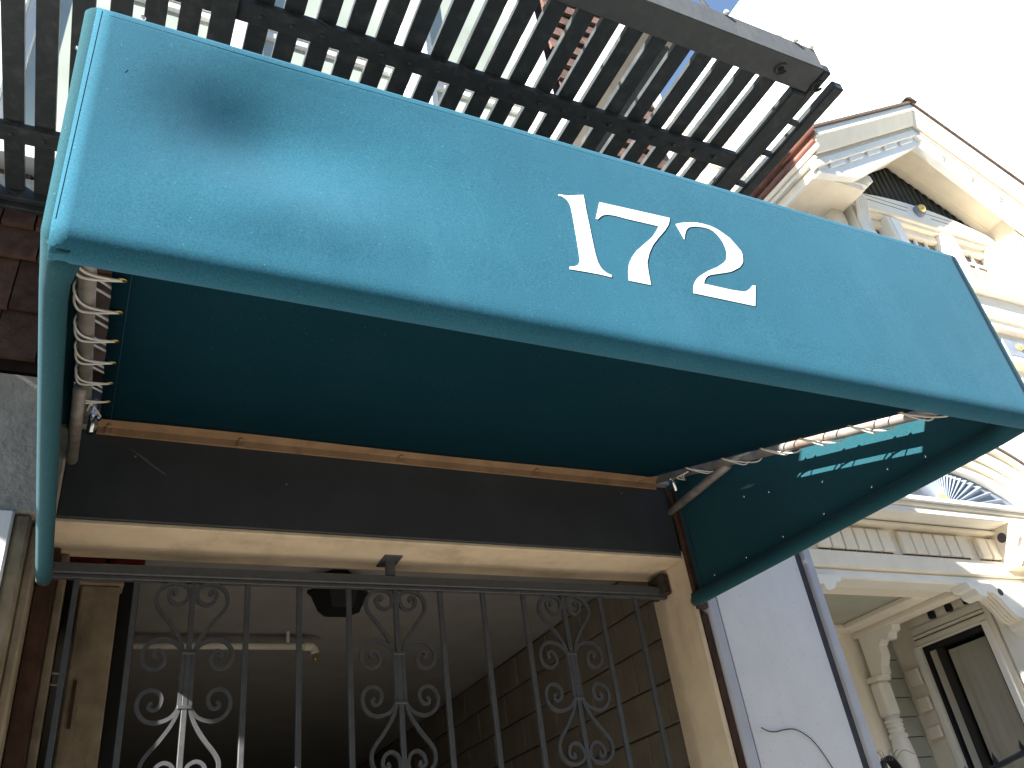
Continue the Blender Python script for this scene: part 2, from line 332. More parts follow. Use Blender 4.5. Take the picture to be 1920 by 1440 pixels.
# ------------------------------------------------------------------ awning
W_ = 2.362; YF = -1.573
AW = empty('awning', (W_/2, -0.8, 2.44), 'teal canvas entry awning with white street numerals 172 on its front', 'awning')
def sag(x, z):
    g = lambda cx, cz, sx, sz: math.exp(-((x-cx)/sx)**2-((z-cz)/sz)**2)
    edge = min(1.0, max(0.0, (z-2.482)/0.07))*min(1.0, max(0.0, (3.03-z)/0.05))*(lambda q: q*q*(3-2*q))(min(1.0, max(0.0, (x-0.02)/0.33)))*min(1.0, max(0.0, (W_-0.034-x)/0.07))
    d = 0.044*g(0.29, 2.815, 0.25, 0.13) + 0.006*g(0.62, 2.74, 0.25, 0.14) - 0.012*g(0.26, 2.60, 0.30, 0.08)
    d += 0.004*math.sin(2.3*x+0.6)*math.sin((z-2.45)*5.2)
    return d*edge
def zbot(y): return 2.447 + (y-YF)/(-YF)*0.053
def valance_profile(rb):
    # (t depth inward, z offset kind) from inner top hem over, down the face, round the bottom pipe and up inside
    pr = [(0.030, 'T', -0.030), (0.030, 'T', -0.010), (0.024, 'T', -0.003), (0.014, 'T', 0.0), (0.004, 'T', -0.004), (0.0, 'T', -0.012)]
    nz = 26
    for i in range(1, nz): pr.append((0.0, 'F', i/nz))
    for k in range(0, 11):
        a = k/10*math.pi*1.12
        pr.append((rb-rb*math.cos(a), 'B', rb-rb*math.sin(a)))
    pr.append((2*rb-0.006, 'B', rb+0.03))
    return pr
PR_F = valance_profile(0.034); PR_S = valance_profile(0.021)
ZT = 3.036
def cloth_surface(name, stations, m, parent):
    """stations: list of (origin xy, inward normal xy)"""
    bm = bmesh.new(); rows = []
    for (x, y, nx, ny, front) in stations:
        zb = zbot(y); col = []; rb = 0.034 if y < YF+0.04 else 0.024; wgt = min(1, max(0, (YF+0.14-y)/0.10))
        for (t, kd, v), (t2, k2, v2) in zip(PR_F, PR_S):
            if kd == 'B': t = t*wgt+t2*(1-wgt); v = v*wgt+v2*(1-wgt)
            rb = 0.034*wgt+0.021*(1-wgt)
            if kd == 'T': z = ZT+v
            elif kd == 'F': z = (ZT-0.012)*(1-v)+(zb+rb)*v
            else: z = zb+v
            s = sag(x, z) if front else 0.0
            if not front:
                fy = (y-YF)/(-YF)
                s = 0.004*math.sin(3.1*fy*2)*math.sin((z-2.45)*5) if kd == 'F' else 0
            if kd == 'B': s = 0
            lean = -0.012*(z-2.45)/0.59*min(1, max(0, (0.012-x)/0.02)) if x < 0.02 else 0.0
            col.append(bm.verts.new((x+nx*(t+s)+lean, y+ny*(t+s), z)))
        rows.append(col)
    for A, C_ in zip(rows, rows[1:]):
        for a in range(len(A)-1): bm.faces.new((A[a], A[a+1], C_[a+1], C_[a]))
    o = fin(name, bm, m, parent, smooth=True)
    md = o.modifiers.new('thickness', 'SOLIDIFY'); md.thickness = 0.0016; md.offset = 0
    return o
RC = 0.032
XL, RCL = -0.010, 0.020
front = [(0.003+(W_-0.037)*i/90, YF, 0, 1, True) for i in range(91)]
def corner(cx, sgn, RC=0.032):
    out = []
    for k in range(0, 8):
        a = k/7*math.pi/2
        # from side to front
        out.append((cx-sgn*RC*math.cos(a), YF+RC-RC*math.sin(a), sgn*math.cos(a), math.sin(a), False))
    return out
left_side = [(XL, -0.012+(YF+RCL+0.012)*i/28, 1, 0, False) for i in range(29)] + corner(XL+RCL, 1, RCL)[1:] + [(0.008, YF+0.0008, 0, 1, False)]
right_side = [(W_, -0.012+(YF+RC+0.012)*i/28, -1, 0, False) for i in range(29)] + corner(W_-RC, -1)[1:] + [(W_-0.038, YF+0.0008, 0, 1, False)]
fv = cloth_surface('front_valance', front, TEAL, AW)
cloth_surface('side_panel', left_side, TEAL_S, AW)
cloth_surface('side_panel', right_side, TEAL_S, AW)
# stitching
def stitch(name, pts, parent, w=0.0008):
    bm = bmesh.new()
    for a, b in zip(pts, pts[1:]):
        a = Vector(a); b = Vector(b); L = (b-a).length; n = max(1, int(L/0.007)); d = (b-a)/n
        for i in range(n): atube(bm, [a+d*(i+0.06), a+d*(i+0.94)], w, 4)
    return fin(name, bm, THREAD, parent)
stitch('seam_stitching', [(0.007, YF-0.0007+sag(0.007, 3.02-0.5*i/14), 3.02-0.53*i/14) for i in range(15)], fv)
stitch('seam_stitching', [(W_-0.040, YF-0.0007+sag(W_-0.040, 3.02-0.5*i/14), 3.02-0.53*i/14) for i in range(15)], fv)
stitch('hem_stitching', [(0.02+2.29*i/60, YF-0.0006+sag(0.02+2.29*i/60, 3.012), 3.012) for i in range(61)], fv, 0.0007)
tube('top_piping', [(0.0+2.33*i/40, YF+0.014, ZT+0.003) for i in range(41)], 0.0042, CORD, fv, 6)
for x, y, z in ((0.075, YF+0.004, ZT+0.004), (-0.022, YF+0.05, 2.96)):
    disc('snap', (x, y, z), 0.006, 0.004, 2, CHROME, AW, 10, True)
# small folds and tears on the cloth
def mark(x, z, dx, dz, w_=0.0012):
    tube('loose_thread', [(x, YF-0.0005+sag(x, z), z), (x+dx, YF-0.0005+sag(x+dx, z+dz), z+dz)], w_, THREAD, fv, 5)
mark(0.066, 2.876, -0.004, -0.010, 0.0008)
# numerals
NUM = {
'1': [(0.943, 2.843), (0.966, 2.845), (1.009, 2.861), (1.009, 2.846), (1.007, 2.81), (1.006, 2.761), (1.004, 2.702), (1.004, 2.68), (1.005, 2.661), (1.008, 2.649), (1.012, 2.641), (1.022, 2.633), (1.033, 2.63), (1.031, 2.624), (1.002, 2.625), (0.969, 2.624), (0.93, 2.622), (0.931, 2.629), (0.942, 2.632), (0.954, 2.64), (0.96, 2.653), (0.962, 2.672), (0.965, 2.719), (0.968, 2.786), (0.968, 2.813), (0.966, 2.823), (0.962, 2.831), (0.951, 2.838), (0.943, 2.838)],
'7': [(1.049, 2.85), (1.243, 2.857), (1.239, 2.845), (1.232, 2.831), (1.217, 2.81), (1.193, 2.782), (1.168, 2.751), (1.151, 2.722), (1.138, 2.692), (1.134, 2.663), (1.131, 2.626), (1.075, 2.625), (1.079, 2.65), (1.087, 2.675), (1.099, 2.697), (1.117, 2.721), (1.144, 2.748), (1.173, 2.777), (1.192, 2.803), (1.202, 2.819), (1.114, 2.817), (1.085, 2.818), (1.064, 2.816), (1.052, 2.811), (1.044, 2.805), (1.032, 2.792), (1.028, 2.793)],
'2': [(1.256, 2.841), (1.276, 2.851), (1.306, 2.861), (1.327, 2.866), (1.348, 2.867), (1.367, 2.866), (1.386, 2.86), (1.416, 2.84), (1.432, 2.814), (1.438, 2.803), (1.438, 2.79), (1.432, 2.769), (1.425, 2.758), (1.413, 2.745), (1.381, 2.724), (1.345, 2.71), (1.315, 2.699), (1.303, 2.692), (1.295, 2.684), (1.289, 2.675), (1.284, 2.665), (1.331, 2.665), (1.369, 2.665), (1.398, 2.668), (1.409, 2.672), (1.42, 2.68), (1.435, 2.695), (1.444, 2.696), (1.42, 2.63), (1.245, 2.629), (1.25, 2.646), (1.255, 2.658), (1.262, 2.668), (1.271, 2.679), (1.281, 2.688), (1.311, 2.71), (1.344, 2.73), (1.368, 2.749), (1.378, 2.76), (1.384, 2.772), (1.389, 2.785), (1.39, 2.799), (1.389, 2.815), (1.386, 2.827), (1.379, 2.84), (1.37, 2.849), (1.358, 2.854), (1.344, 2.855), (1.317, 2.851), (1.304, 2.846), (1.294, 2.841), (1.283, 2.829), (1.278, 2.82), (1.273, 2.809), (1.268, 2.796)]}
for k, poly in NUM.items():
    bm = bmesh.new(); aprism(bm, poly, 1, -0.0022, -0.0014); bm.normal_update()
    bmesh.ops.triangulate(bm, faces=[f for f in bm.faces if len(f.verts) > 4])
    for it in range(3): bmesh.ops.subdivide_edges(bm, edges=[e for e in bm.edges if e.calc_length() > 0.04], cuts=1)
    bmesh.ops.triangulate(bm, faces=[f for f in bm.faces if len(f.verts) > 4])
    for v in bm.verts: v.co.y += YF+sag(v.co.x, v.co.z)
    o = fin('numeral', bm, NUMERAL, AW); o['label'] = 'white numeral %s' % k
# roof cloth laced to the side pipes
ZR0, KR = 3.065, 0.335
def zr(y): return ZR0+KR*y
bm = bmesh.new(); rows = []
for i in range(25):
    y = -0.055-1.47*i/24; row = []
    for j in range(41):
        u = j/40; x = 0.089+(W_-0.089-0.135)*u
        scal = 0.0012*math.cos((y+0.313)/0.194*2*math.pi)
        if j == 0: x -= scal
        if j == 40: x += scal
        row.append(bm.verts.new((x, y, zr(y)-0.016*math.sin(math.pi*u)*math.sin(math.pi*i/24)+0.002*math.sin(9*u+3*y))))
    rows.append(row)
for a, b in zip(rows, rows[1:]):
    for j in range(40): bm.faces.new((a[j], a[j+1], b[j+1], b[j]))
rc = fin('roof_cloth', bm, TEAL_IN, AW, smooth=True); md = rc.modifiers.new('thickness', 'SOLIDIFY'); md.thickness = 0.002; md.offset = 0
stitch('hem_stitching', [(0.122, -0.06-1.45*i/20, zr(-0.06-1.45*i/20)-0.0045) for i in range(21)], rc, 0.0009)
stitch('hem_stitching', [(W_-0.168, -0.06-1.45*i/20, zr(-0.06-1.45*i/20)-0.0045) for i in range(21)], rc, 0.0009)
# frame
PX = (0.045, W_-0.082)
for x in PX:
    tube('frame_pipe', [(x, 0.0, zr(0)), (x, -1.545, zr(-1.545))], 0.0175, STEEL, AW, 14)
    tube('frame_pipe', [(0.028 if x < 1 else W_-0.028, -0.001, 2.918), (0.034 if x < 1 else W_-0.075, -0.46, zr(-0.46)-0.012)], 0.0175, STEEL, AW, 14)
    tube('frame_pipe', [(0.011 if x < 1 else W_-0.021, 0.0, zbot(0)+0.0215), (0.011 if x < 1 else W_-0.021, YF+0.09, zbot(YF)+0.026)], 0.019, STEEL, AW, 12)
tube('frame_pipe', [(0.015, YF+0.0285, zbot(YF)+0.03), (W_-0.03, YF+0.0285, zbot(YF)+0.03)], 0.024, STEEL, AW, 12)
tube('frame_pipe', [(0.012, YF+0.05, 3.0), (W_-0.012, YF+0.05, 3.0)], 0.030, STEEL, AW, 12)
tube('frame_pipe', [(PX[0], -1.54, zr(-1.54)), (PX[1], -1.54, zr(-1.54))], 0.0175, STEEL, AW, 12)
for x, s in ((0.072, 1), (W_-0.072, -1)):
    tube('bracket_tube', [(x, -0.115, 3.075), (x-0.004*s, -0.118, 2.955)], 0.0115, CHROME, AW, 14)
    disc('bolt', (x+0.016*s, -0.125, 3.00), 0.007, 0.008, 2, CHROME, AW, 8)
    box('pipe_flange', x-0.05 if s > 0 else x-0.012, x+0.012 if s > 0 else x+0.05, -0.03, -0.001, zr(0)-0.035, zr(0)+0.03, STEEL, AW, 0.003)
# wall flashing: an angle
bm = bmesh.new(); aprism(bm, [(-0.002, 3.018), (-0.002, 3.062), (-0.060, 3.052), (-0.060, 3.046), (-0.016, 3.040), (-0.012, 3.018)], 0, 0.085, W_-0.082)
fl = fin('wall_flashing', bm, FLASH, AW)
for x in (0.12, 0.536, 1.117, 1.689, 2.2):
    disc('bolt', (x, -0.03, 3.046), 0.009, -0.012, 2, FLASH, fl, 8); box('clip', x-0.012, x+0.012, -0.02, -0.0125, 3.015, 3.043, FLASH, fl, 0.002)
# grommets and lacing
YG = (-1.43, -1.282, -1.099, -0.90, -0.721, -0.522, -0.313)
gb = bmesh.new()
for k in range(14):
    a = 2*math.pi*k/14; ring = []
    for q in range(6):
        b = 2*math.pi*q/6; r = 0.0075+0.0028*math.cos(b); gb.verts.new((r*math.cos(a), r*math.sin(a), 0.0022*math.sin(b)))
gb.verts.ensure_lookup_table()
for k in range(14):
    for q in range(6): gb.faces.new([gb.verts[i] for i in (k*6+q, ((k+1) % 14)*6+q, ((k+1) % 14)*6+(q+1) % 6, k*6+(q+1) % 6)])
bmesh.ops.recalc_face_normals(gb, faces=gb.faces)
GM = bpy.data.meshes.new('grommet'); gb.to_mesh(GM); gb.free(); GM.materials.append(BRASS)
for p in GM.polygons: p.use_smooth = True
for s, xg, xp in ((1, 0.106, PX[0]), (-1, W_-0.152, PX[1])):
    for i, y in enumerate(YG):
        zg = zr(y)-0.004
        o = link('grommet', GM, (xg, y, zg-0.001), rc); o.rotation_euler = (math.atan(KR), 0, 0)
        rp = 0.0205; pts = []
        for off in (-0.105, -0.05):
            ya = max(y+off+random.uniform(-0.006, 0.006), -1.505)
            G = (xg, y, zg-0.003); under = (xp+0.010*s, (y+ya)/2+0.012, zr((y+ya)/2+0.012)-rp-0.002)
            side = (xp-(rp+0.001)*s, ya, zr(ya)+0.002); yb = max(ya-0.02, -1.515); top = (xp, yb, zr(yb)+rp); back = (xg-0.004*s, max(y+off*0.9, -1.49), zr(max(y+off*0.9, -1.49))+0.004)
            pt = smoothpath([G, under, (xp-0.014*s, ya+0.022, zr(ya)-0.016), side, top, back], 6)
            tube('lacing_cord', pt, 0.0028, CORD, rc, 6)
    for q in range(4):
        tube('cord_knot', smoothpath([(xp+0.024*s, -0.262, zr(-0.26)-0.012), (xp+0.03*s+0.01*q*s-0.014, -0.262+0.012*(q-1.5), zr(-0.26)-0.02-0.004*q), (xp+0.028*s+0.012*(q-1.5), -0.25+0.01*q, zr(-0.26)-0.024)], 4), 0.0026, CORD, rc, 6)
# rivets along the inside of the right hem and eyelets on the panel
for k, y in enumerate((-1.42, -1.20, -0.98, -0.76, -0.55, -0.34, -0.14)):
    disc('snap', (W_-0.0035, y, zbot(y)+0.085), 0.0055, -0.004, 0, CHROME, AW, 10, True)
for y in (-1.06, -0.80, -0.55, -0.42): disc('snap', (W_-0.0035, y, zr(y)-0.135), 0.005, -0.004, 0, CHROME, AW, 10, True)
stitch('panel_stitching', [(W_-0.006, -0.055, 2.53+0.45*i/8) for i in range(9)], AW, 0.0012)
# screw heads on the charcoal header belong to the building
for x, z in ((0.21, 2.95), (0.70, 2.895), (2.10, 2.986)): disc('screw', (x, 0.0, z), 0.003, -0.002, 1, STEEL, B, 8)

# ------------------------------------------------------------------ fire escape
FEO = empty('fire_escape', (0.7, -0.75, 3.93), 'dark grey slatted fire escape balcony bolted above the teal awning', 'fire escape')
ZS = 3.965
sm = bpy.data.meshes.new('slat'); bm = bmesh.new(); abox(bm, -0.031, 0.031, -0.70, 0.70, 0, 0.0254)
bmesh.ops.bevel(bm, geom=bm.edges[:], offset=0.002, segments=1, affect='EDGES'); bmesh.ops.recalc_face_normals(bm, faces=bm.faces); bm.to_mesh(sm); bm.free(); sm.materials.append(FE)
x = 0.369-0.0965*27; slx = []
while x < 2.16:
    slx.append(x); o = link('slat', sm, (x+random.uniform(-0.0028, 0.0028), -0.72, ZS), FEO); x += 0.0965
# flat cross bars under the slats with bolt heads
for y0, y1, nm in ((-1.085, -1.015, 'cross_bar'), (-0.375, -0.305, 'cross_bar')):
    cb = box(nm, -2.35, 2.20, y0, y1, 3.935, ZS-0.0005, FE, FEO, 0.003)
    for x in slx: disc('bolt', (x, (y0+y1)/2, 3.935), 0.0095, -0.008, 2, FE, cb, 8, True)
box('ledger', -2.35, 2.32, -0.052, -0.026, 3.925, 4.03, FE, FEO, 0.004)
box('ledger', -2.35, 2.32, -0.026, -0.001, 3.90, 3.93, FE, FEO, 0.003)
fb = box('front_beam', -2.35, 2.262, -1.52, -1.415, 3.945, 4.065, FE_L, FEO, 0.004)
eb = box('end_beam', 2.20, 2.262, -1.414, -0.053, 3.93, 3.972, FE, FEO, 0.006)
box('end_beam', 2.2635, 2.305, -1.515, -0.053, 3.945, 3.995, FE, FEO, 0.008)
box('joist', 0.228, 0.298, -1.414, -0.053, 3.915, 3.9345, FE, FEO, 0.003)
ob = box('outer_bar', 2.352, 2.402, -1.475, -0.05, 3.945, 3.985, FE, FEO, 0.004)
for y in (-1.28, -1.12, -0.95, -0.6): box('spacer', 2.3055, 2.3515, y-0.008, y+0.008, 3.95, 3.975, FE, FEO, 0.001)
for x, y in ((2.10, -1.468), (2.283, -1.455)):
    bm = bmesh.new()
    R = [Vector((x+0.021*math.cos(a), y+0.021*math.sin(a), 3.9425)) for a in [2*math.pi*k/18 for k in range(15)]]
    atube(bm, R, 0.005, 6); fin('eye_ring', bm, FE, FEO, smooth=True)
    disc('ring_hole', (x, y, 3.9449), 0.012, -0.001, 2, BLACK, FEO, 14)
RAIL = mat('railing_paint', (0.62, 0.60, 0.57), 0.5, 0.1, 20)
for (a, b) in (((1.846, -1.485, 4.08), (1.42, -1.485, 5.0)), ((2.161, -1.485, 4.08), (2.06, -1.485, 5.0)), ((2.24, -1.485, 4.08), (2.24, -1.485, 5.02)), ((0.9, -1.485, 4.08), (0.9, -1.485, 5.0)), ((-0.6, -1.485, 4.08), (-0.6, -1.485, 5.0))):
    tube('railing_rod', [a, b], 0.0065, RAIL, FEO, 8); disc('rod_nut', (a[0], a[1]-0.038, 4.06), 0.009, -0.012, 1, RAIL, FEO, 6)
box('handrail', -1.3, 2.27, -1.505, -1.465, 5.0, 5.035, RAIL, FEO, 0.004)
box('handrail', 2.232, 2.268, -1.464, -0.002, 5.0, 5.035, RAIL, FEO, 0.004)
PB = empty('planter_box', (2.24, -0.5, 4.93), 'taupe wooden planter box bracketed to the shingled wall above the fire escape', 'planter')
box('box_base', 2.09, 2.39, -0.95, -0.06, 4.95, 4.985, TAUPE, PB, 0.003)
for x0, x1, y0, y1 in ((2.09, 2.115, -0.95, -0.06), (2.365, 2.39, -0.95, -0.06), (2.116, 2.364, -0.95, -0.925)): box('box_side', x0, x1, y0, y1, 4.9855, 5.18, TAUPE, PB, 0.003)
for y in (-0.7, -0.3): box('bracket', 2.22, 2.26, y-0.02, y+0.02, 4.91, 4.9495, FE, PB, 0.003)
box('bracket', 2.22, 2.26, -0.9, -0.001, 4.88, 4.9095, FE, PB, 0.003)

# ------------------------------------------------------------------ entry gate
G = empty('entry_gate', (1.1, 0.17, 0.02), 'dark wrought iron entry gate with three scrolled columns under the header', 'gate')
YGATE = 0.17
box('top_rail', -0.02, 2.338, YGATE-0.02, YGATE+0.02, 2.606, 2.640, GATE, G, 0.003)
box('top_rail', -0.02, 2.338, YGATE-0.012, YGATE+0.012, 2.592, 2.6055, GATE, G, 0.002)
box('mid_rail', -0.02, 2.338, YGATE-0.014, YGATE+0.014, 0.98, 1.012, GATE, G, 0.002)
box('bottom_rail', -0.02, 2.338, YGATE-0.014, YGATE+0.014, 0.10, 0.135, GATE, G, 0.002)
for x0, x1, z0 in ((-0.048, -0.0215, 2.56), (2.30, 2.338, 2.60)): box('hinge_plate', x0, x1, YGATE-0.05, YGATE+0.06, z0, 2.69, RUST, G, 0.006)
st = box('ceiling_stay', 1.104, 1.136, YGATE-0.012, YGATE+0.012, 2.641, 2.702, GATE, G, 0.002)
box('stay_plate', 1.085, 1.155, YGATE-0.055, YGATE+0.055, 2.7, 2.7075, GATE, G, 0.002)
barm = bpy.data.meshes.new('bar'); bm = bmesh.new(); abox(bm, -0.0085, 0.0085, -0.0085, 0.0085, -1.2275, 1.2275)
bmesh.ops.bevel(bm, geom=bm.edges[:], offset=0.0015, segments=1, affect='EDGES'); bmesh.ops.recalc_face_normals(bm, faces=bm.faces); bm.to_mesh(barm); bm.free(); barm.materials.append(GATE)
XB = [0.094+0.1735*i for i in range(13)]
SC = (2, 6, 10)
heart = [(0.059, 2.551), (0.052, 2.560), (0.058, 2.568), (0.070, 2.563), (0.074, 2.552), (0.066, 2.529), (0.045, 2.518), (0.022, 2.529), (0.013, 2.557), (0.021, 2.578), (0.049, 2.589), (0.081, 2.583), (0.105, 2.56), (0.110, 2.526), (0.097, 2.498), (0.066, 2.46), (0.037, 2.418), (0.022, 2.386), (0.0165, 2.362), (0.0150, 2.32), (0.0150, 2.279)]
curl = [(0.0150, 2.34), (0.0175, 2.36), (0.026, 2.378), (0.041, 2.393), (0.062, 2.402), (0.087, 2.405), (0.112, 2.396), (0.131, 2.373), (0.135, 2.346), (0.125, 2.322), (0.104, 2.31), (0.081, 2.315), (0.068, 2.333), (0.072, 2.357), (0.086, 2.369), (0.100, 2.364), (0.100, 2.352), (0.092, 2.348)]
ZM = 2.279
for i, xb in enumerate(XB):
    link('bar', barm, (xb, YGATE, 1.3635), G)
    if i in SC:
        for sx in (-1, 1):
            for sz in (1, -1):
                for src, wy in ((heart, 0.014), (curl, 0.013)):
                    p = [(xb+sx*a, YGATE, b if sz > 0 else 2*ZM-b) for a, b in src]
                    bm = bmesh.new(); astrip(bm, smoothpath(p, 4), wy, 0.0115); fin('scroll', bm, GATE, G, bevel=0)
        for zc in (2.362, 2*ZM-2.362): box('collar', xb-0.022, xb+0.022, YGATE-0.011, YGATE+0.011, zc-0.006, zc+0.006, GATE, G, 0.002)

# ------------------------------------------------------------------ things inside the passage
L = empty('ceiling_lantern', (1.08, 0.72, 2.87), 'dark six-sided box lantern on the passage ceiling behind the gate', 'lantern')
oct_ = lambda r, sx, sy, cx, cy: [(cx+r*sx*math.cos(k*math.pi/3), cy+r*sy*math.sin(k*math.pi/3)) for k in range(6)]
def frustum(name, r0, z0, r1, z1, m, parent):
    bm = bmesh.new(); a = [bm.verts.new((*q, z0)) for q in oct_(r0, 1, .8, 1.08, .72)]; b = [bm.verts.new((*q, z1)) for q in oct_(r1, 1, .8, 1.08, .72)]
    bm.faces.new(a[::-1]); bm.faces.new(b)
    for k in range(6): bm.faces.new((a[k], a[(k+1) % 6], b[(k+1) % 6], b[k]))
    return fin(name, bm, m, parent)
frustum('shade', 0.088, 2.70, 0.122, 2.775, BLACK, L); frustum('rim', 0.132, 2.775, 0.132, 2.79, BLACK, L); frustum('canopy', 0.12, 2.79, 0.06, 2.8705, BLACK, L)
WP = empty('water_pipe', (0.7, 1.5, 2.80), 'cream painted water pipe with sprinkler elbow hung under the passage ceiling', 'pipe')
tube('pipe_run', [(0.22, 1.5, 2.80), (1.14, 1.5, 2.80)], 0.017, PVC, WP, 14)
tube('elbow', smoothpath([(1.12, 1.5, 2.80), (1.165, 1.5, 2.797), (1.178, 1.5, 2.765)], 5), 0.022, PVC, WP, 14)
tube('sprinkler_head', [(1.178, 1.5, 2.766), (1.178, 1.5, 2.745), (1.178, 1.5, 2.744), (1.178, 1.5, 2.728)], [0.009, 0.009, 0.014, 0.005], BRASS, WP, 10)
box('pipe_hanger', 1.035, 1.050, 1.49, 1.51, 2.815, 2.872, PVC, WP, 0.002)
for i, z in enumerate((2.36, 2.325)):
    c = empty('conduit', (0.0, 0.36, z), ('upper' if i == 0 else 'lower')+' thin steel conduit crossing the left gate jamb', 'conduit')
    tube('conduit_run', [(-0.03, 0.335, z), (0.10, 0.40, z+0.004)], 0.004, STEEL, c, 8)
    for x in (-0.022, 0.045): tube('coupling', [(x, 0.335+(x+0.03)*0.5, z), (x+0.016, 0.335+(x+0.046)*0.5, z)], 0.0065, CHROME, c, 8)
RB = empty('alarm_box', (0.15, 0.42, 2.80), 'dark red alarm box with metal tags beside the passage ceiling', 'alarm box')
box('case', 0.05, 0.17, 0.40, 0.47, 2.72, 2.79, RED, RB, 0.006); box('case', 0.185, 0.30, 0.41, 0.48, 2.715, 2.80, RED, RB, 0.02)
box('tag', 0.085, 0.105, 0.396, 0.3995, 2.735, 2.741, CHROME, RB, 0); box('tag', 0.14, 0.155, 0.396, 0.3995, 2.722, 2.73, BRASS, RB, 0)

# ------------------------------------------------------------------ cable on the lavender panel
cb = tube('wall_cable', smoothpath([(2.501, -0.012, 2.029), (2.535, -0.005, 2.017), (2.574, -0.005, 2.013), (2.62, -0.005, 2.019), (2.67, -0.006, 2.018), (2.72, -0.005, 1.995), (2.76, -0.005, 1.955), (2.802, -0.006, 1.873), (2.84, -0.01, 1.76), (2.86, -0.006, 1.5), (2.85, -0.005, 1.1)], 6), 0.0019, BLACK)
cb['label'] = 'thin dark cable drooping across the lavender wall panel'; cb['category'] = 'cable'

# ------------------------------------------------------------------ gabled neighbour
H = empty('gabled_house', (6.5, 3.0, 0), 'ivory Victorian house with gabled roof and fan pediment over its porch', 'house')
XC, ZA, SL, HW = 8.05, 9.05, 0.60, 2.02
def rake(name, y0, y1, o0, o1, m, hw=HW, parent=H, bev=0.004):
    out = []
    for s in (-1, 1):
        poly = [(XC, ZA-o0), (XC+s*hw, ZA-o0-SL*hw), (XC+s*hw, ZA-o1-SL*hw), (XC, ZA-o1)]
        bm = bmesh.new(); aprism(bm, poly, 1, y0, y1); out.append(fin(name, bm, m, parent, bevel=bev))
    return out
rf = rake('roof', 0.86, 9.0, -0.012, 0.03, ROOF, HW+0.03)
prism('ridge_cap', [(XC-0.10, ZA+0.0), (XC, ZA+0.06), (XC+0.10, ZA+0.0)], 1, 0.84, 9.0, ROOF, H)
rake('crown_moulding', 0.885, 1.06, 0.031, 0.13, IVORY_L)
for s in (-1, 1):       # sloping cove
    bm = bmesh.new()
    P = [(0.90, 0.131), (0.965, 0.30), (1.06, 0.30), (1.06, 0.131)]
    a = [bm.verts.new((XC, y, ZA-o)) for y, o in P]; b = [bm.verts.new((XC+s*HW, y, ZA-o-SL*HW)) for y, o in P]
    bm.faces.new(a); bm.faces.new(b[::-1])
    for k in range(4): bm.faces.new((a[k], b[k], b[(k+1) % 4], a[(k+1) % 4]))
    fin('cove_moulding', bm, IVORY, H)
rake('shadow_moulding', 0.99, 1.06, 0.301, 0.345, TAUPE)
rake('bed_moulding', 1.00, 1.10, 0.346, 0.44, IVORY_L)
for s_ in (-1, 1):
    prism('barge_board', [(XC, ZA-0.441), (XC+s_*1.98, ZA-0.441-SL*1.98), (XC+s_*1.98, 7.36), (XC+s_*1.42, 7.475), (XC, ZA-0.565)], 1, 1.045, 1.13, WHITE, H)
    prism('barge_return', [(1.131, 7.36), (2.2, 7.36), (2.2, 7.40), (1.131, 7.40)], 0, XC+s_*1.98-0.02, XC+s_*1.98+0.02, IVORY_L, H)
for s in (-1, 1):
    for k in range(5):
        xm = XC+s*(0.22+0.36*k); zm = ZA-0.441-SL*abs(xm-XC)
        poly = [(xm-0.13, zm+0.13*SL*s), (xm+0.13, zm-0.13*SL*s), (xm+0.13, zm-0.06-0.13*SL*s), (xm-0.13, zm-0.06+0.13*SL*s)]
        bm = bmesh.new(); aprism(bm, poly, 1, 1.022, 1.0445); fin('modillion', bm, WHITE, H, bevel=0.004)
rake('gable_soffit', 1.131, 1.50, 0.40, 0.455, IVORY, 1.5)
rake('inner_moulding', 1.40, 1.478, 0.456, 0.485, IVORY, 1.4)
for s in (-1, 1):     # returns at the foot of the gable
    xa, xb = sorted((XC+s*1.26, XC+s*1.98))
    box('eave_soffit', xa, xb, 1.131, 9.0, 7.42, 7.50, IVORY, H, 0)
    xa, xb = sorted((XC+s*1.98, XC+s*2.03))
    box('eave_fascia', xa, xb, 1.0, 9.0, 7.50, 7.80, IVORY_L, H, 0.004)
tube('gutter', [(XC-2.065, 0.87, 7.775), (XC-2.065, 9.0, 7.775)], 0.055, COPPER, H, 14)
tube('gutter', [(XC-2.045, 0.92, 7.655), (XC-2.045, 9.0, 7.655)], 0.035, COPPER, H, 12)
box('gutter_board', XC-2.055, XC-2.031, 0.9, 9.0, 7.55, 7.615, IVORY, H, 0.004)
# tympanum of vertical ribs
box('tympanum', XC-1.30, XC+1.30, 1.56, 1.70, 6.6, 8.50, IVORY, H, 0)
nb = 26
for k in range(nb):
    xk = XC-1.24+2.48*(k+0.5)/nb; zt = ZA-0.44-SL*abs(xk-XC)
    if zt-7.66 < 0.03: continue
    tube('tympanum_rib', [(xk, 1.535, 7.62), (xk, 1.535, zt)], 0.046, CORR, H, 8)
fz = prism('gable_frieze', [(XC-1.27, 7.60)]+[(XC+1.27*t/8, 7.855-0.17*(t/8)**2) for t in range(-8, 9)]+[(XC+1.27, 7.60)], 1, 1.40, 1.49, IVORY_L, H)
box('frieze_moulding', XC-1.27, XC+1.27, 1.385, 1.49, 7.54, 7.599, IVORY, H, 0.004)
box('frieze_moulding', XC-1.27, XC+1.27, 1.415, 1.49, 7.49, 7.539, IVORY, H, 0.004)
for xa, xb in ((-1.1, -0.2), (0.2, 1.1)):
    box('incised_line', XC+xa, XC+xb, 1.3985, 1.401, 7.70, 7.708, GROOVE, fz, 0); box('incised_line', XC+xa*0.75, XC+xb*0.75, 1.3985, 1.401, 7.765, 7.772, GROOVE, fz, 0)
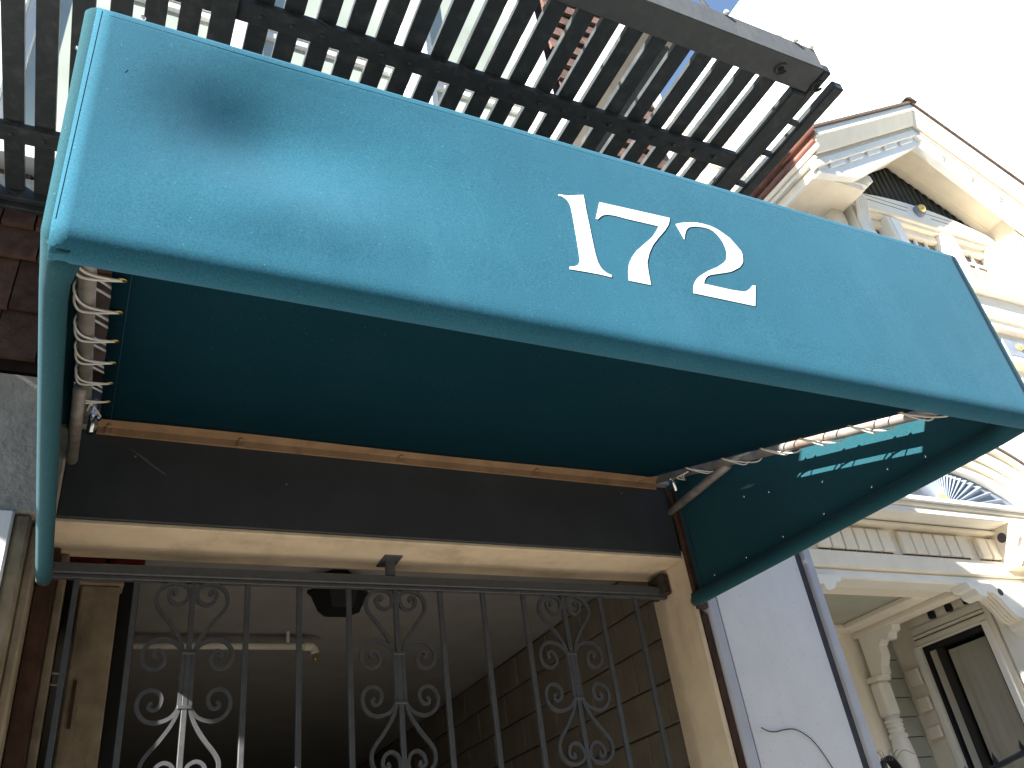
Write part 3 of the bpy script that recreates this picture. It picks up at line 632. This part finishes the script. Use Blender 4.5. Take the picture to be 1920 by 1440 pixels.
disc('medallion', (XC, 1.40, 7.745), 0.075, -0.05, 1, SLATE, fz, 22); disc('medallion_boss', (XC, 1.35, 7.755), 0.052, -0.05, 1, GOLD, fz, 22, True)
# attic windows
box('attic_wall', XC-1.27, XC+1.27, 1.56, 1.70, 5.2, 6.6, IVORY_L, H, 0)
for x0, x1 in ((-1.20, -1.02), (-0.66, -0.46), (0.22, 0.42), (1.02, 1.20)):
    box('window_post', XC+x0, XC+x1, 1.38, 1.54, 6.3, 7.489, IVORY_L, H, 0.008); box('post_fillet', XC+x0+0.05, XC+x1-0.05, 1.372, 1.3795, 6.3, 7.46, WHITE, H, 0)
for x0, x1 in ((-1.02, -0.66), (-0.46, 0.22), (0.42, 1.02)):
    wd = box('attic_window', XC+x0+0.001, XC+x1-0.001, 1.47, 1.555, 7.40, 7.488, IVORY, H, 0.004)
    box('pane', XC+x0+0.02, XC+x1-0.02, 1.53, 1.54, 6.5, 7.40, GLASS_D, wd, 0)
    n = max(2, int((x1-x0)/0.17))
    for k in range(1, n): xx = XC+x0+(x1-x0)*k/n; box('muntin', xx-0.012, xx+0.012, 1.505, 1.5295, 6.5, 7.3995, WHITE, wd, 0.002)
    for z in (6.75, 7.0, 7.25): box('muntin', XC+x0+0.002, XC+x1-0.002, 1.507, 1.5292, z, z+0.024, WHITE, wd, 0.002)
# corbel with fluted scroll at the left of the gable recess
for s in (-1,):
    q = lambda a: XC+s*a
    def pr(name, pts, m, y0, y1):
        prism(name, [(q(a), b) for a, b in pts], 1, y0, y1, m, H)
    pr('corbel', [(1.28, 7.82), (0.92, 7.82), (0.91, 7.74), (0.97, 7.70), (1.02, 7.70), (1.03, 7.63), (1.28, 7.63)], IVORY_L, 1.20, 1.399)
    for k in range(5):
        xx = 1.05+0.035*k
        tube('scroll_flute', smoothpath([(q(xx), 1.33, 7.64), (q(xx), 1.29, 7.52), (q(xx), 1.32, 7.38), (q(xx), 1.36, 7.24), (q(xx), 1.35, 7.05)], 4), 0.019, IVORY_L, H, 8)
for s in (-1, 1):
    a, b = sorted((XC+s*1.275, XC+s*1.42))
    box('gable_cheek', a, b, 1.44 if s < 0 else 1.15, 1.70, 5.2, 7.9, IVORY, H, 0.0)
# oriel bay below the attic window
box('bay_wall', XC-1.1, XC+2.0, 1.14, 1.55, 3.2, 6.30, IVORY_L, H, 0.01)
for z, h, d, m in ((6.30, 0.10, 0.10, WHITE), (6.41, 0.06, 0.05, IVORY), (5.98, 0.10, 0.04, IVORY), (5.80, 0.05, 0.07, IVORY_L), (5.35, 0.08, 0.10, IVORY), (5.15, 0.06, 0.06, IVORY_L)):
    box('bay_moulding', XC-1.1-d, XC+2.0+d, 1.139-d, 1.56, z, z+h-0.001, m, H, 0.006)
bs = box('bay_frieze', XC-0.25, XC+1.9, 1.12, 1.139, 5.52, 5.72, SLATE, H, 0.004)
for k in range(6): disc('frieze_boss', (XC-0.05+0.36*k, 1.12, 5.64), 0.04, -0.035, 1, GOLD, bs, 14, True)
for k in range(3):
    prism('dentil_wedge', [(XC-0.05+0.17*k, 6.62), (XC+0.02+0.17*k, 6.42), (XC-0.12+0.17*k, 6.42)], 1, 1.30, 1.38, WHITE, H)
# main wall behind portico and over it
box('main_wall', 3.10, 6.8, 2.16, 2.40, 3.3, 7.42, IVORY_L, H, 0)
box('main_wall', 6.34, 10.1, 1.56, 1.80, 0, 5.2, IVORY_L, H, 0)
box('side_wall', 10.0, 10.1, 1.80, 9.0, 0, 7.42, IVORY_L, H, 0)
box('side_wall', 3.10, 3.30, 2.40, 9.0, 0, 7.42, IVORY_L, H, 0)
box('flat_roof', 3.10, 6.05, 2.16, 9.0, 7.421, 7.50, ROOF, H, 0)
# ---- portico
YP = 1.0
ar = box('architrave', 3.65, 7.3, 0.975, 1.16, 3.155, 3.27, IVORY, H, 0.008)
box('architrave_bead', 3.65, 7.3, 1.0, 1.15, 3.09, 3.154, IVORY_L, ar, 0.01)
fr = box('portico_frieze', 3.65, 7.3, 1.0, 1.16, 3.2705, 3.46, IVORY, H, 0)
for g0 in (4.245, 5.01, 5.79):
    for k in range(6):
        xx = g0+0.1135*k
        if xx > 5.98 and xx < 6.4: continue
        box('frieze_tile', xx, xx+0.100, 0.962, 0.9995, 3.283, 3.435, IVORY, fr, 0.006)
        box('tile_shade', xx+0.004, xx+0.096, 0.985, 0.9990, 3.2715, 3.2825, GROOVE, fr, 0)  # dark strip painted in as the shade under each tile
box('bed_moulding', 3.65, 7.3, 0.93, 1.16, 3.4605, 3.487, IVORY, H, 0.006)
box('shadow_slot', 3.96, 7.29, 0.945, 1.15, 3.4872, 3.4958, GROOVE, H, 0)
cn = box('portico_cornice', 3.9, 7.35, 0.80, 1.16, 3.496, 3.545, IVORY_L, H, 0.006)
box('cornice_step', 3.88, 7.37, 0.785, 1.16, 3.5455, 3.575, IVORY, cn, 0.006)
box('cornice_step', 3.86, 7.39, 0.765, 1.16, 3.5755, 3.615, WHITE, cn, 0.006)
CX, CZ, RI = 5.60, 2.50, 1.47
def arcband(name, r0, r1, y0, y1, m, a0=-42, a1=42, n=36, parent=H):
    bm = bmesh.new(); R = []
    for k in range(n+1):
        a = math.radians(a0+(a1-a0)*k/n); s, c = math.sin(a), math.cos(a)
        R.append([bm.verts.new((CX+r*s, y, CZ+r*c)) for r, y in ((r0, y0), (r1, y0), (r1, y1), (r0, y1))])
    for A, C_ in zip(R, R[1:]):
        for q in range(4): bm.faces.new((A[q], A[(q+1) % 4], C_[(q+1) % 4], C_[q]))
    bm.faces.new(R[0]); bm.faces.new(R[-1][::-1]); return fin(name, bm, m, parent)
zb_ = 3.616
half = math.sqrt(RI**2-(zb_-CZ)**2)
tp = [(CX-half, zb_)]+[(CX+RI*math.sin(math.radians(t)), CZ+RI*math.cos(math.radians(t))) for t in range(-40, 41, 2) if CZ+RI*math.cos(math.radians(t)) > zb_+0.005]+[(CX+half, zb_)]
fan = prism('fan_panel', tp, 1, 0.95, 1.0, SLATE, H)
for k in range(27):
    a = math.radians(-87+174*k/26); r0 = 0.10
    # length to the arc
    dx, dz = math.sin(a), math.cos(a); ox, oz = CX-CX, zb_+0.03-CZ
    bq = dx*ox+dz*oz; cq = ox*ox+oz*oz-(RI-0.05)**2; r1 = min(-bq+math.sqrt(bq*bq-cq), 0.86)
    wd0, wd1 = 0.005, 0.030 if abs(math.degrees(a)) < 70 else 0.018
    px, pz = dz, -dx
    p0 = (CX+dx*r0, zb_+0.03+dz*r0); p1 = (CX+dx*r1, zb_+0.03+dz*r1)
    bm = bmesh.new()
    v = [bm.verts.new(c) for c in ((p0[0]-px*wd0, 0.949, p0[1]-pz*wd0), (p0[0]+px*wd0, 0.949, p0[1]+pz*wd0), (p1[0]+px*wd1, 0.949, p1[1]+pz*wd1), (p1[0]-px*wd1, 0.949, p1[1]-pz*wd1), (p0[0], 0.940, p0[1]), (p1[0], 0.918, p1[1]))]
    for f in ((0, 3, 5, 4), (1, 4, 5, 2), (0, 4, 1), (3, 2, 5), (0, 1, 2, 3)): bm.faces.new([v[i] for i in f])
    fin('fan_rib', bm, SLATE, fan)
disc('fan_sun', (CX, 0.95, zb_+0.075), 0.07, -0.035, 1, GOLD, fan, 20, True)
arcband('arch_moulding', RI, RI+0.07, 0.90, 1.02, IVORY_L); arcband('arch_moulding', RI+0.0705, RI+0.14, 0.87, 1.02, IVORY)
arcband('arch_moulding', RI+0.1405, RI+0.25, 0.84, 1.02, IVORY_L); arcband('arch_moulding', RI+0.2505, RI+0.29, 0.80, 1.05, IVORY); arcband('arch_roof', RI+0.2905, RI+0.315, 0.79, 2.15, ROOF)
box('pediment_wall', 4.0, 7.2, 1.03, 2.15, 3.6155, 3.70, IVORY_L, H, 0)
# consoles under the cornice
for x0 in (3.72, 5.99, 6.92):
    poly = [(1.0, 3.495), (0.80, 3.495), (0.765, 3.45), (0.775, 3.38), (0.82, 3.33), (0.845, 3.27), (0.83, 3.22), (0.86, 3.19), (0.90, 3.20), (1.0, 3.20)]
    c = prism('console', poly, 0, x0, x0+0.27, IVORY, H)
    for k in range(4): tube('console_flute', smoothpath([(x0+0.05+0.055*k, y-0.004, z) for y, z in poly[1:8]], 3), 0.016, IVORY_L, c, 6)
    disc('console_hole', (x0-0.0005, 0.90, 3.42), 0.036, -0.002, 0, GROOVE, c, 18)
# pilaster on the right with its S bracket, and the left one
for x0, x1, s in ((5.965, 6.33, 1), (3.66, 3.83, -1)):
    box('pilaster', x0, x1, 0.93, 1.2, 0, 3.154 if s < 0 else 3.0895, IVORY_L, H, 0.008)
    box('pilaster_panel', x0+0.06, x1-0.06, 0.915, 0.9295, 0.6, 2.7, IVORY_L, H, 0.006)
    ed = x0 if s > 0 else x1
    Q = [(0, 3.089), (0.49, 3.089), (0.475, 3.05), (0.43, 3.045), (0.41, 3.01), (0.36, 2.99), (0.33, 2.995), (0.325, 3.03), (0.26, 3.025), (0.20, 2.975), (0.15, 2.905), (0.10, 2.86), (0.055, 2.85), (0.045, 2.81), (0.02, 2.80), (0.0, 2.76)]
    br = prism('bracket', [(ed-s*a, b) for a, b in Q], 1, 0.955, 1.09, IVORY_L, H)
    disc('bracket_hole', (ed-s*0.18, 0.955, 3.03), 0.026, -0.002, 1, GROOVE, br, 16)
    for k in range(4):
        yk = 0.98+0.028*k
        tube('bracket_flute', smoothpath([(ed-s*a, yk, b-0.004) for a, b in Q[7:13]], 4), 0.010, IVORY, br, 6)
# porch interior
box('porch_ceiling', 3.95, 5.52, 1.161, 2.159, 3.14, 3.20, SAGE, H, 0)
for y0, y1 in ((1.162, 1.30), (1.98, 2.158)): box('ceiling_border', 3.95, 5.52, y0, y1, 3.10, 3.1395, IVORY, H, 0.006)
box('ceiling_border', 5.34, 5.52, 1.301, 1.979, 3.10, 3.1395, IVORY, H, 0.006); box('ceiling_border', 3.95, 4.1, 1.301, 1.979, 3.10, 3.1395, IVORY, H, 0.006)
box('porch_back_wall', 3.31, 5.645, 2.10, 2.159, 0, 3.0995, IVORY, H, 0)
box('porch_panel', 4.4, 5.30, 2.06, 2.0995, 0.9, 2.85, IVORY_L, H, 0.012)
bmx = box('porch_beam', 5.53, 5.65, 1.161, 2.10, 3.062, 3.30, IVORY, H, 0.006)
for y in (1.32, 1.48, 1.64): disc('vent_hole', (5.66+0.26, y, 3.13), 0.028, -0.05, 2, BLACK, H, 16)
prism('bracket', [(2.06, 3.061), (1.72, 3.061), (1.73, 3.02), (1.77, 3.01), (1.79, 2.97), (1.83, 2.97), (1.85, 2.99), (1.90, 2.95), (1.90, 2.88), (1.94, 2.82), (1.95, 2.76), (2.0, 2.74), (2.06, 2.72)], 0, 5.545, 5.635, IVORY_L, H)
ps = box('turned_post', 5.52, 5.645, 1.985, 2.099, 2.47, 2.72, IVORY_L, H, 0.02)
prof = [(0.062, 2.47), (0.05, 2.455), (0.066, 2.445), (0.066, 2.43), (0.052, 2.425), (0.062, 2.415), (0.062, 2.40), (0.050, 2.395), (0.060, 2.385), (0.060, 2.37), (0.048, 2.362), (0.068, 2.345), (0.070, 2.325), (0.058, 2.315), (0.066, 2.29), (0.075, 2.18), (0.070, 1.9), (0.05, 1.2)]
tube('turning', [(5.582, 2.04, z) for r, z in prof], [r for r, z in prof], IVORY_L, ps, 18)
box('capital', 5.51, 5.655, 1.975, 2.0995, 2.7205, 2.76, IVORY_L, ps, 0.01)
# sage siding strip
box('siding_wall', 5.646, 6.0, 2.13, 2.159, 0, 3.29, GROOVE, H, 0)
for k in range(16):
    z = 3.05-0.142*k
    prism('siding_board', [(2.129, z+0.138), (2.112, z+0.001), (2.104, z+0.001), (2.116, z+0.138)], 0, 5.66, 5.955, SAGE, H)
box('siding_trim', 5.66, 5.955, 2.05, 2.1295, 3.19, 3.29, IVORY, H, 0.006)
# bay side wall with curtained window, facing the apartment building
wl = 5.958
box('bay_side_wall', wl, 6.30, 1.21, 1.30, 0, 3.0895, IVORY, H, 0.0)
box('bay_side_wall', wl, 6.30, 1.87, 2.159, 0, 3.29, IVORY, H, 0.0)
box('bay_side_wall', wl, 6.30, 1.3005, 1.8695, 2.93, 3.0895, IVORY, H, 0.0)
box('bay_side_wall', wl, 6.30, 1.3005, 1.8695, 0, 1.2, IVORY, H, 0.0)
box('bay_head', wl-0.02, 6.30, 1.162, 1.868, 3.0905, 3.29, IVORY, H, 0.0)
for z0, z1, d in ((2.945, 2.985, 0.012), (2.998, 3.015, 0.022), (3.022, 3.075, 0.014)): box('window_cornice', wl-d, wl-0.0005, 1.25, 1.90, z0, z1, IVORY, H, 0.003)
for z in (2.9885, 3.0175): box('cornice_groove', wl-0.004, wl-0.0005, 1.25, 1.90, z, z+0.006, GROOVE, H, 0)
bw = box('porch_window', wl-0.022, wl-0.0005, 1.245, 1.298, 1.2, 2.94, IVORY_L, H, 0.004)
box('casing', wl-0.022, wl-0.0005, 1.872, 1.93, 1.2, 2.94, IVORY_L, bw, 0.004); box('casing', wl-0.021, wl-0.0005, 1.2985, 1.8715, 2.925, 2.943, IVORY_L, bw, 0.003)
for a in (((1.301, 1.325), (1.2, 2.9295)), ((1.845, 1.869), (1.2, 2.9295)), ((1.3255, 1.8445), (2.89, 2.9295))): box('sash', wl+0.01, wl+0.05, a[0][0], a[0][1], a[1][0], a[1][1], BLACK, bw, 0.002)
box('pane', wl+0.16, wl+0.17, 1.301, 1.869, 1.2, 2.929, GLASS_B, bw, 0)
bm = bmesh.new(); rows = []
for j in range(41):
    y = 1.305+0.40*j/40; xx = wl+0.075+0.0015*math.sin(j*0.95)+0.003*math.sin(j*0.37+1)
    rows.append([bm.verts.new((xx, y+0.03*(1-z_)*0, 1.2+1.66*z_)) for z_ in (0, 0.5, 1)])
for a, b in zip(rows, rows[1:]):
    for k in range(2): bm.faces.new((a[k], a[k+1], b[k+1], b[k]))
fin('curtain', bm, CURT, bw, smooth=True)
for k in range(3):
    zc = 2.70-0.19*k
    box('side_bracket', wl-0.05, wl-0.023, 1.94, 2.05, zc-0.02, zc+0.10-0.02*k, IVORY, H, 0.006)

# ------------------------------------------------------------------ rear wing and tall building behind
RW = empty('rear_house', (9.6, 6.5, 0), 'pale banded rear house seen past the gutter of the gabled house', 'house')
box('wall', 8.75, 10.78, 5.0, 8.5, 0, 13.9, WHITE, RW, 0.0)
for k, z in enumerate((13.86, 13.5, 13.15, 12.7, 12.2)): box('band', 8.70, 10.785, 4.90-0.02*(k % 2), 5.0-0.001, z, z+0.12, IVORY, RW, 0.006)
wq = box('window_frame', 9.5, 10.5, 4.93, 4.999, 12.36, 12.66, IVORY, RW, 0.006); box('pane', 9.56, 10.44, 4.92, 4.929, 12.40, 12.62, GLASS_B, wq, 0)
TB = empty('tall_building', (13.5, 10, 0), 'tall white stucco building rising behind the gabled house', 'building')
box('wall', 10.8, 17.0, -0.2, 24.0, 0, 17.05, WHITE, TB, 0)
box('parapet_coping', 10.76, 17.05, -0.25, 24.05, 17.0505, 17.18, WHITE, TB, 0.01)
for x in (11.6, 13.2, 14.8):
    for z in (2, 5, 8, 11, 14):
        f_ = box('window_frame', x, x+1.0, -0.26, -0.2005, z, z+1.7, IVORY, TB, 0.006); box('pane', x+0.08, x+0.92, -0.275, -0.2605, z+0.08, z+1.62, GLASS_B, f_, 0)

# ------------------------------------------------------------------ houses across the street, behind the viewer
OT = empty('terrace', (0, -18.5, 0), 'long grey terrace of houses across the street with bay windows', 'terrace')
TG = mat('terrace_render', (0.20, 0.19, 0.175), 0.9, 0.15, 1.5)
for k in range(9):
    x0 = -30+6.6*k; hh = (9.2, 10.1, 8.8, 9.8, 10.4)[k % 5]
    box('terrace_wall', x0, x0+6.55, -24, -15.2, -0.13, hh, TG, OT, 0.02)
    box('bay', x0+0.6, x0+3.2, -15.2, -14.5, 2.6, hh-1.0, TG, OT, 0.02); box('cornice', x0-0.02, x0+6.57, -15.4, -14.95, hh, hh+0.3, TG, OT, 0.02)
    box('door', x0+4.4, x0+5.4, -15.25, -15.19, 0.0, 2.4, WOOD, OT, 0.01)
    for z in (3.4, 6.0): box('window', x0+0.9, x0+2.9, -14.52, -14.47, z, z+1.5, GLASS_B, OT, 0.01); box('window', x0+4.2, x0+5.6, -15.22, -15.17, z, z+1.6, GLASS_B, OT, 0.01)
box('far_pavement', -60, 60, -15.2, -12.2, -0.3, 0.0, PAVE, bevel=0, kind='structure')

# ------------------------------------------------------------------ small things at the foot of the porch
CO = empty('cable_coil', (3.80, 0.6, 1.96), 'coil of black cable hung beside the lavender wall corner', 'cable coil')
for k in range(4):
    bm = bmesh.new(); r = 0.062-0.004*k
    atube(bm, [Vector((3.80+r*math.cos(t), 0.60+0.012*k+0.006*math.sin(3*t), 1.925+r*math.sin(t))) for t in [2*math.pi*q/28 for q in range(29)]], 0.008, 6, False); fin('coil_turn', bm, BLACK, CO, smooth=True)
tube('hook_post', [(3.80, 0.64, 1.99), (3.80, 0.66, 1.2), (3.80, 0.66, 0.0)], 0.012, STEEL, CO, 8)
for q in range(6):
    a = random.uniform(-1, 1); tube('wire_end', smoothpath([(3.80+0.05*a, 0.6, 1.97), (3.80+0.12*a, 0.58, 2.0+0.02*random.random()), (3.80+0.2*a, 0.57, 1.98+0.04*random.random())], 4), 0.0018, STEEL, CO, 5)
SR = empty('stair_railing', (5.0, 0.8, 0.0), 'dark iron stair railing with spear tips below the porch window', 'railing')
A0, A1 = Vector((4.62, 0.95, 1.86)), Vector((5.45, 0.75, 2.075))
d_ = A1-A0; tube('top_rail', [A0-d_*0.3, A1+d_*0.4], 0.016, BLACK, SR, 8)
for k in range(6):
    p = A0+d_*(k/4.0-0.12)
    tube('baluster', [(p.x, p.y, 0.0), (p.x, p.y, p.z+0.015), (p.x, p.y, p.z+0.025), (p.x, p.y, p.z+0.075)], [0.008, 0.008, 0.017, 0.001], BLACK, SR, 8)
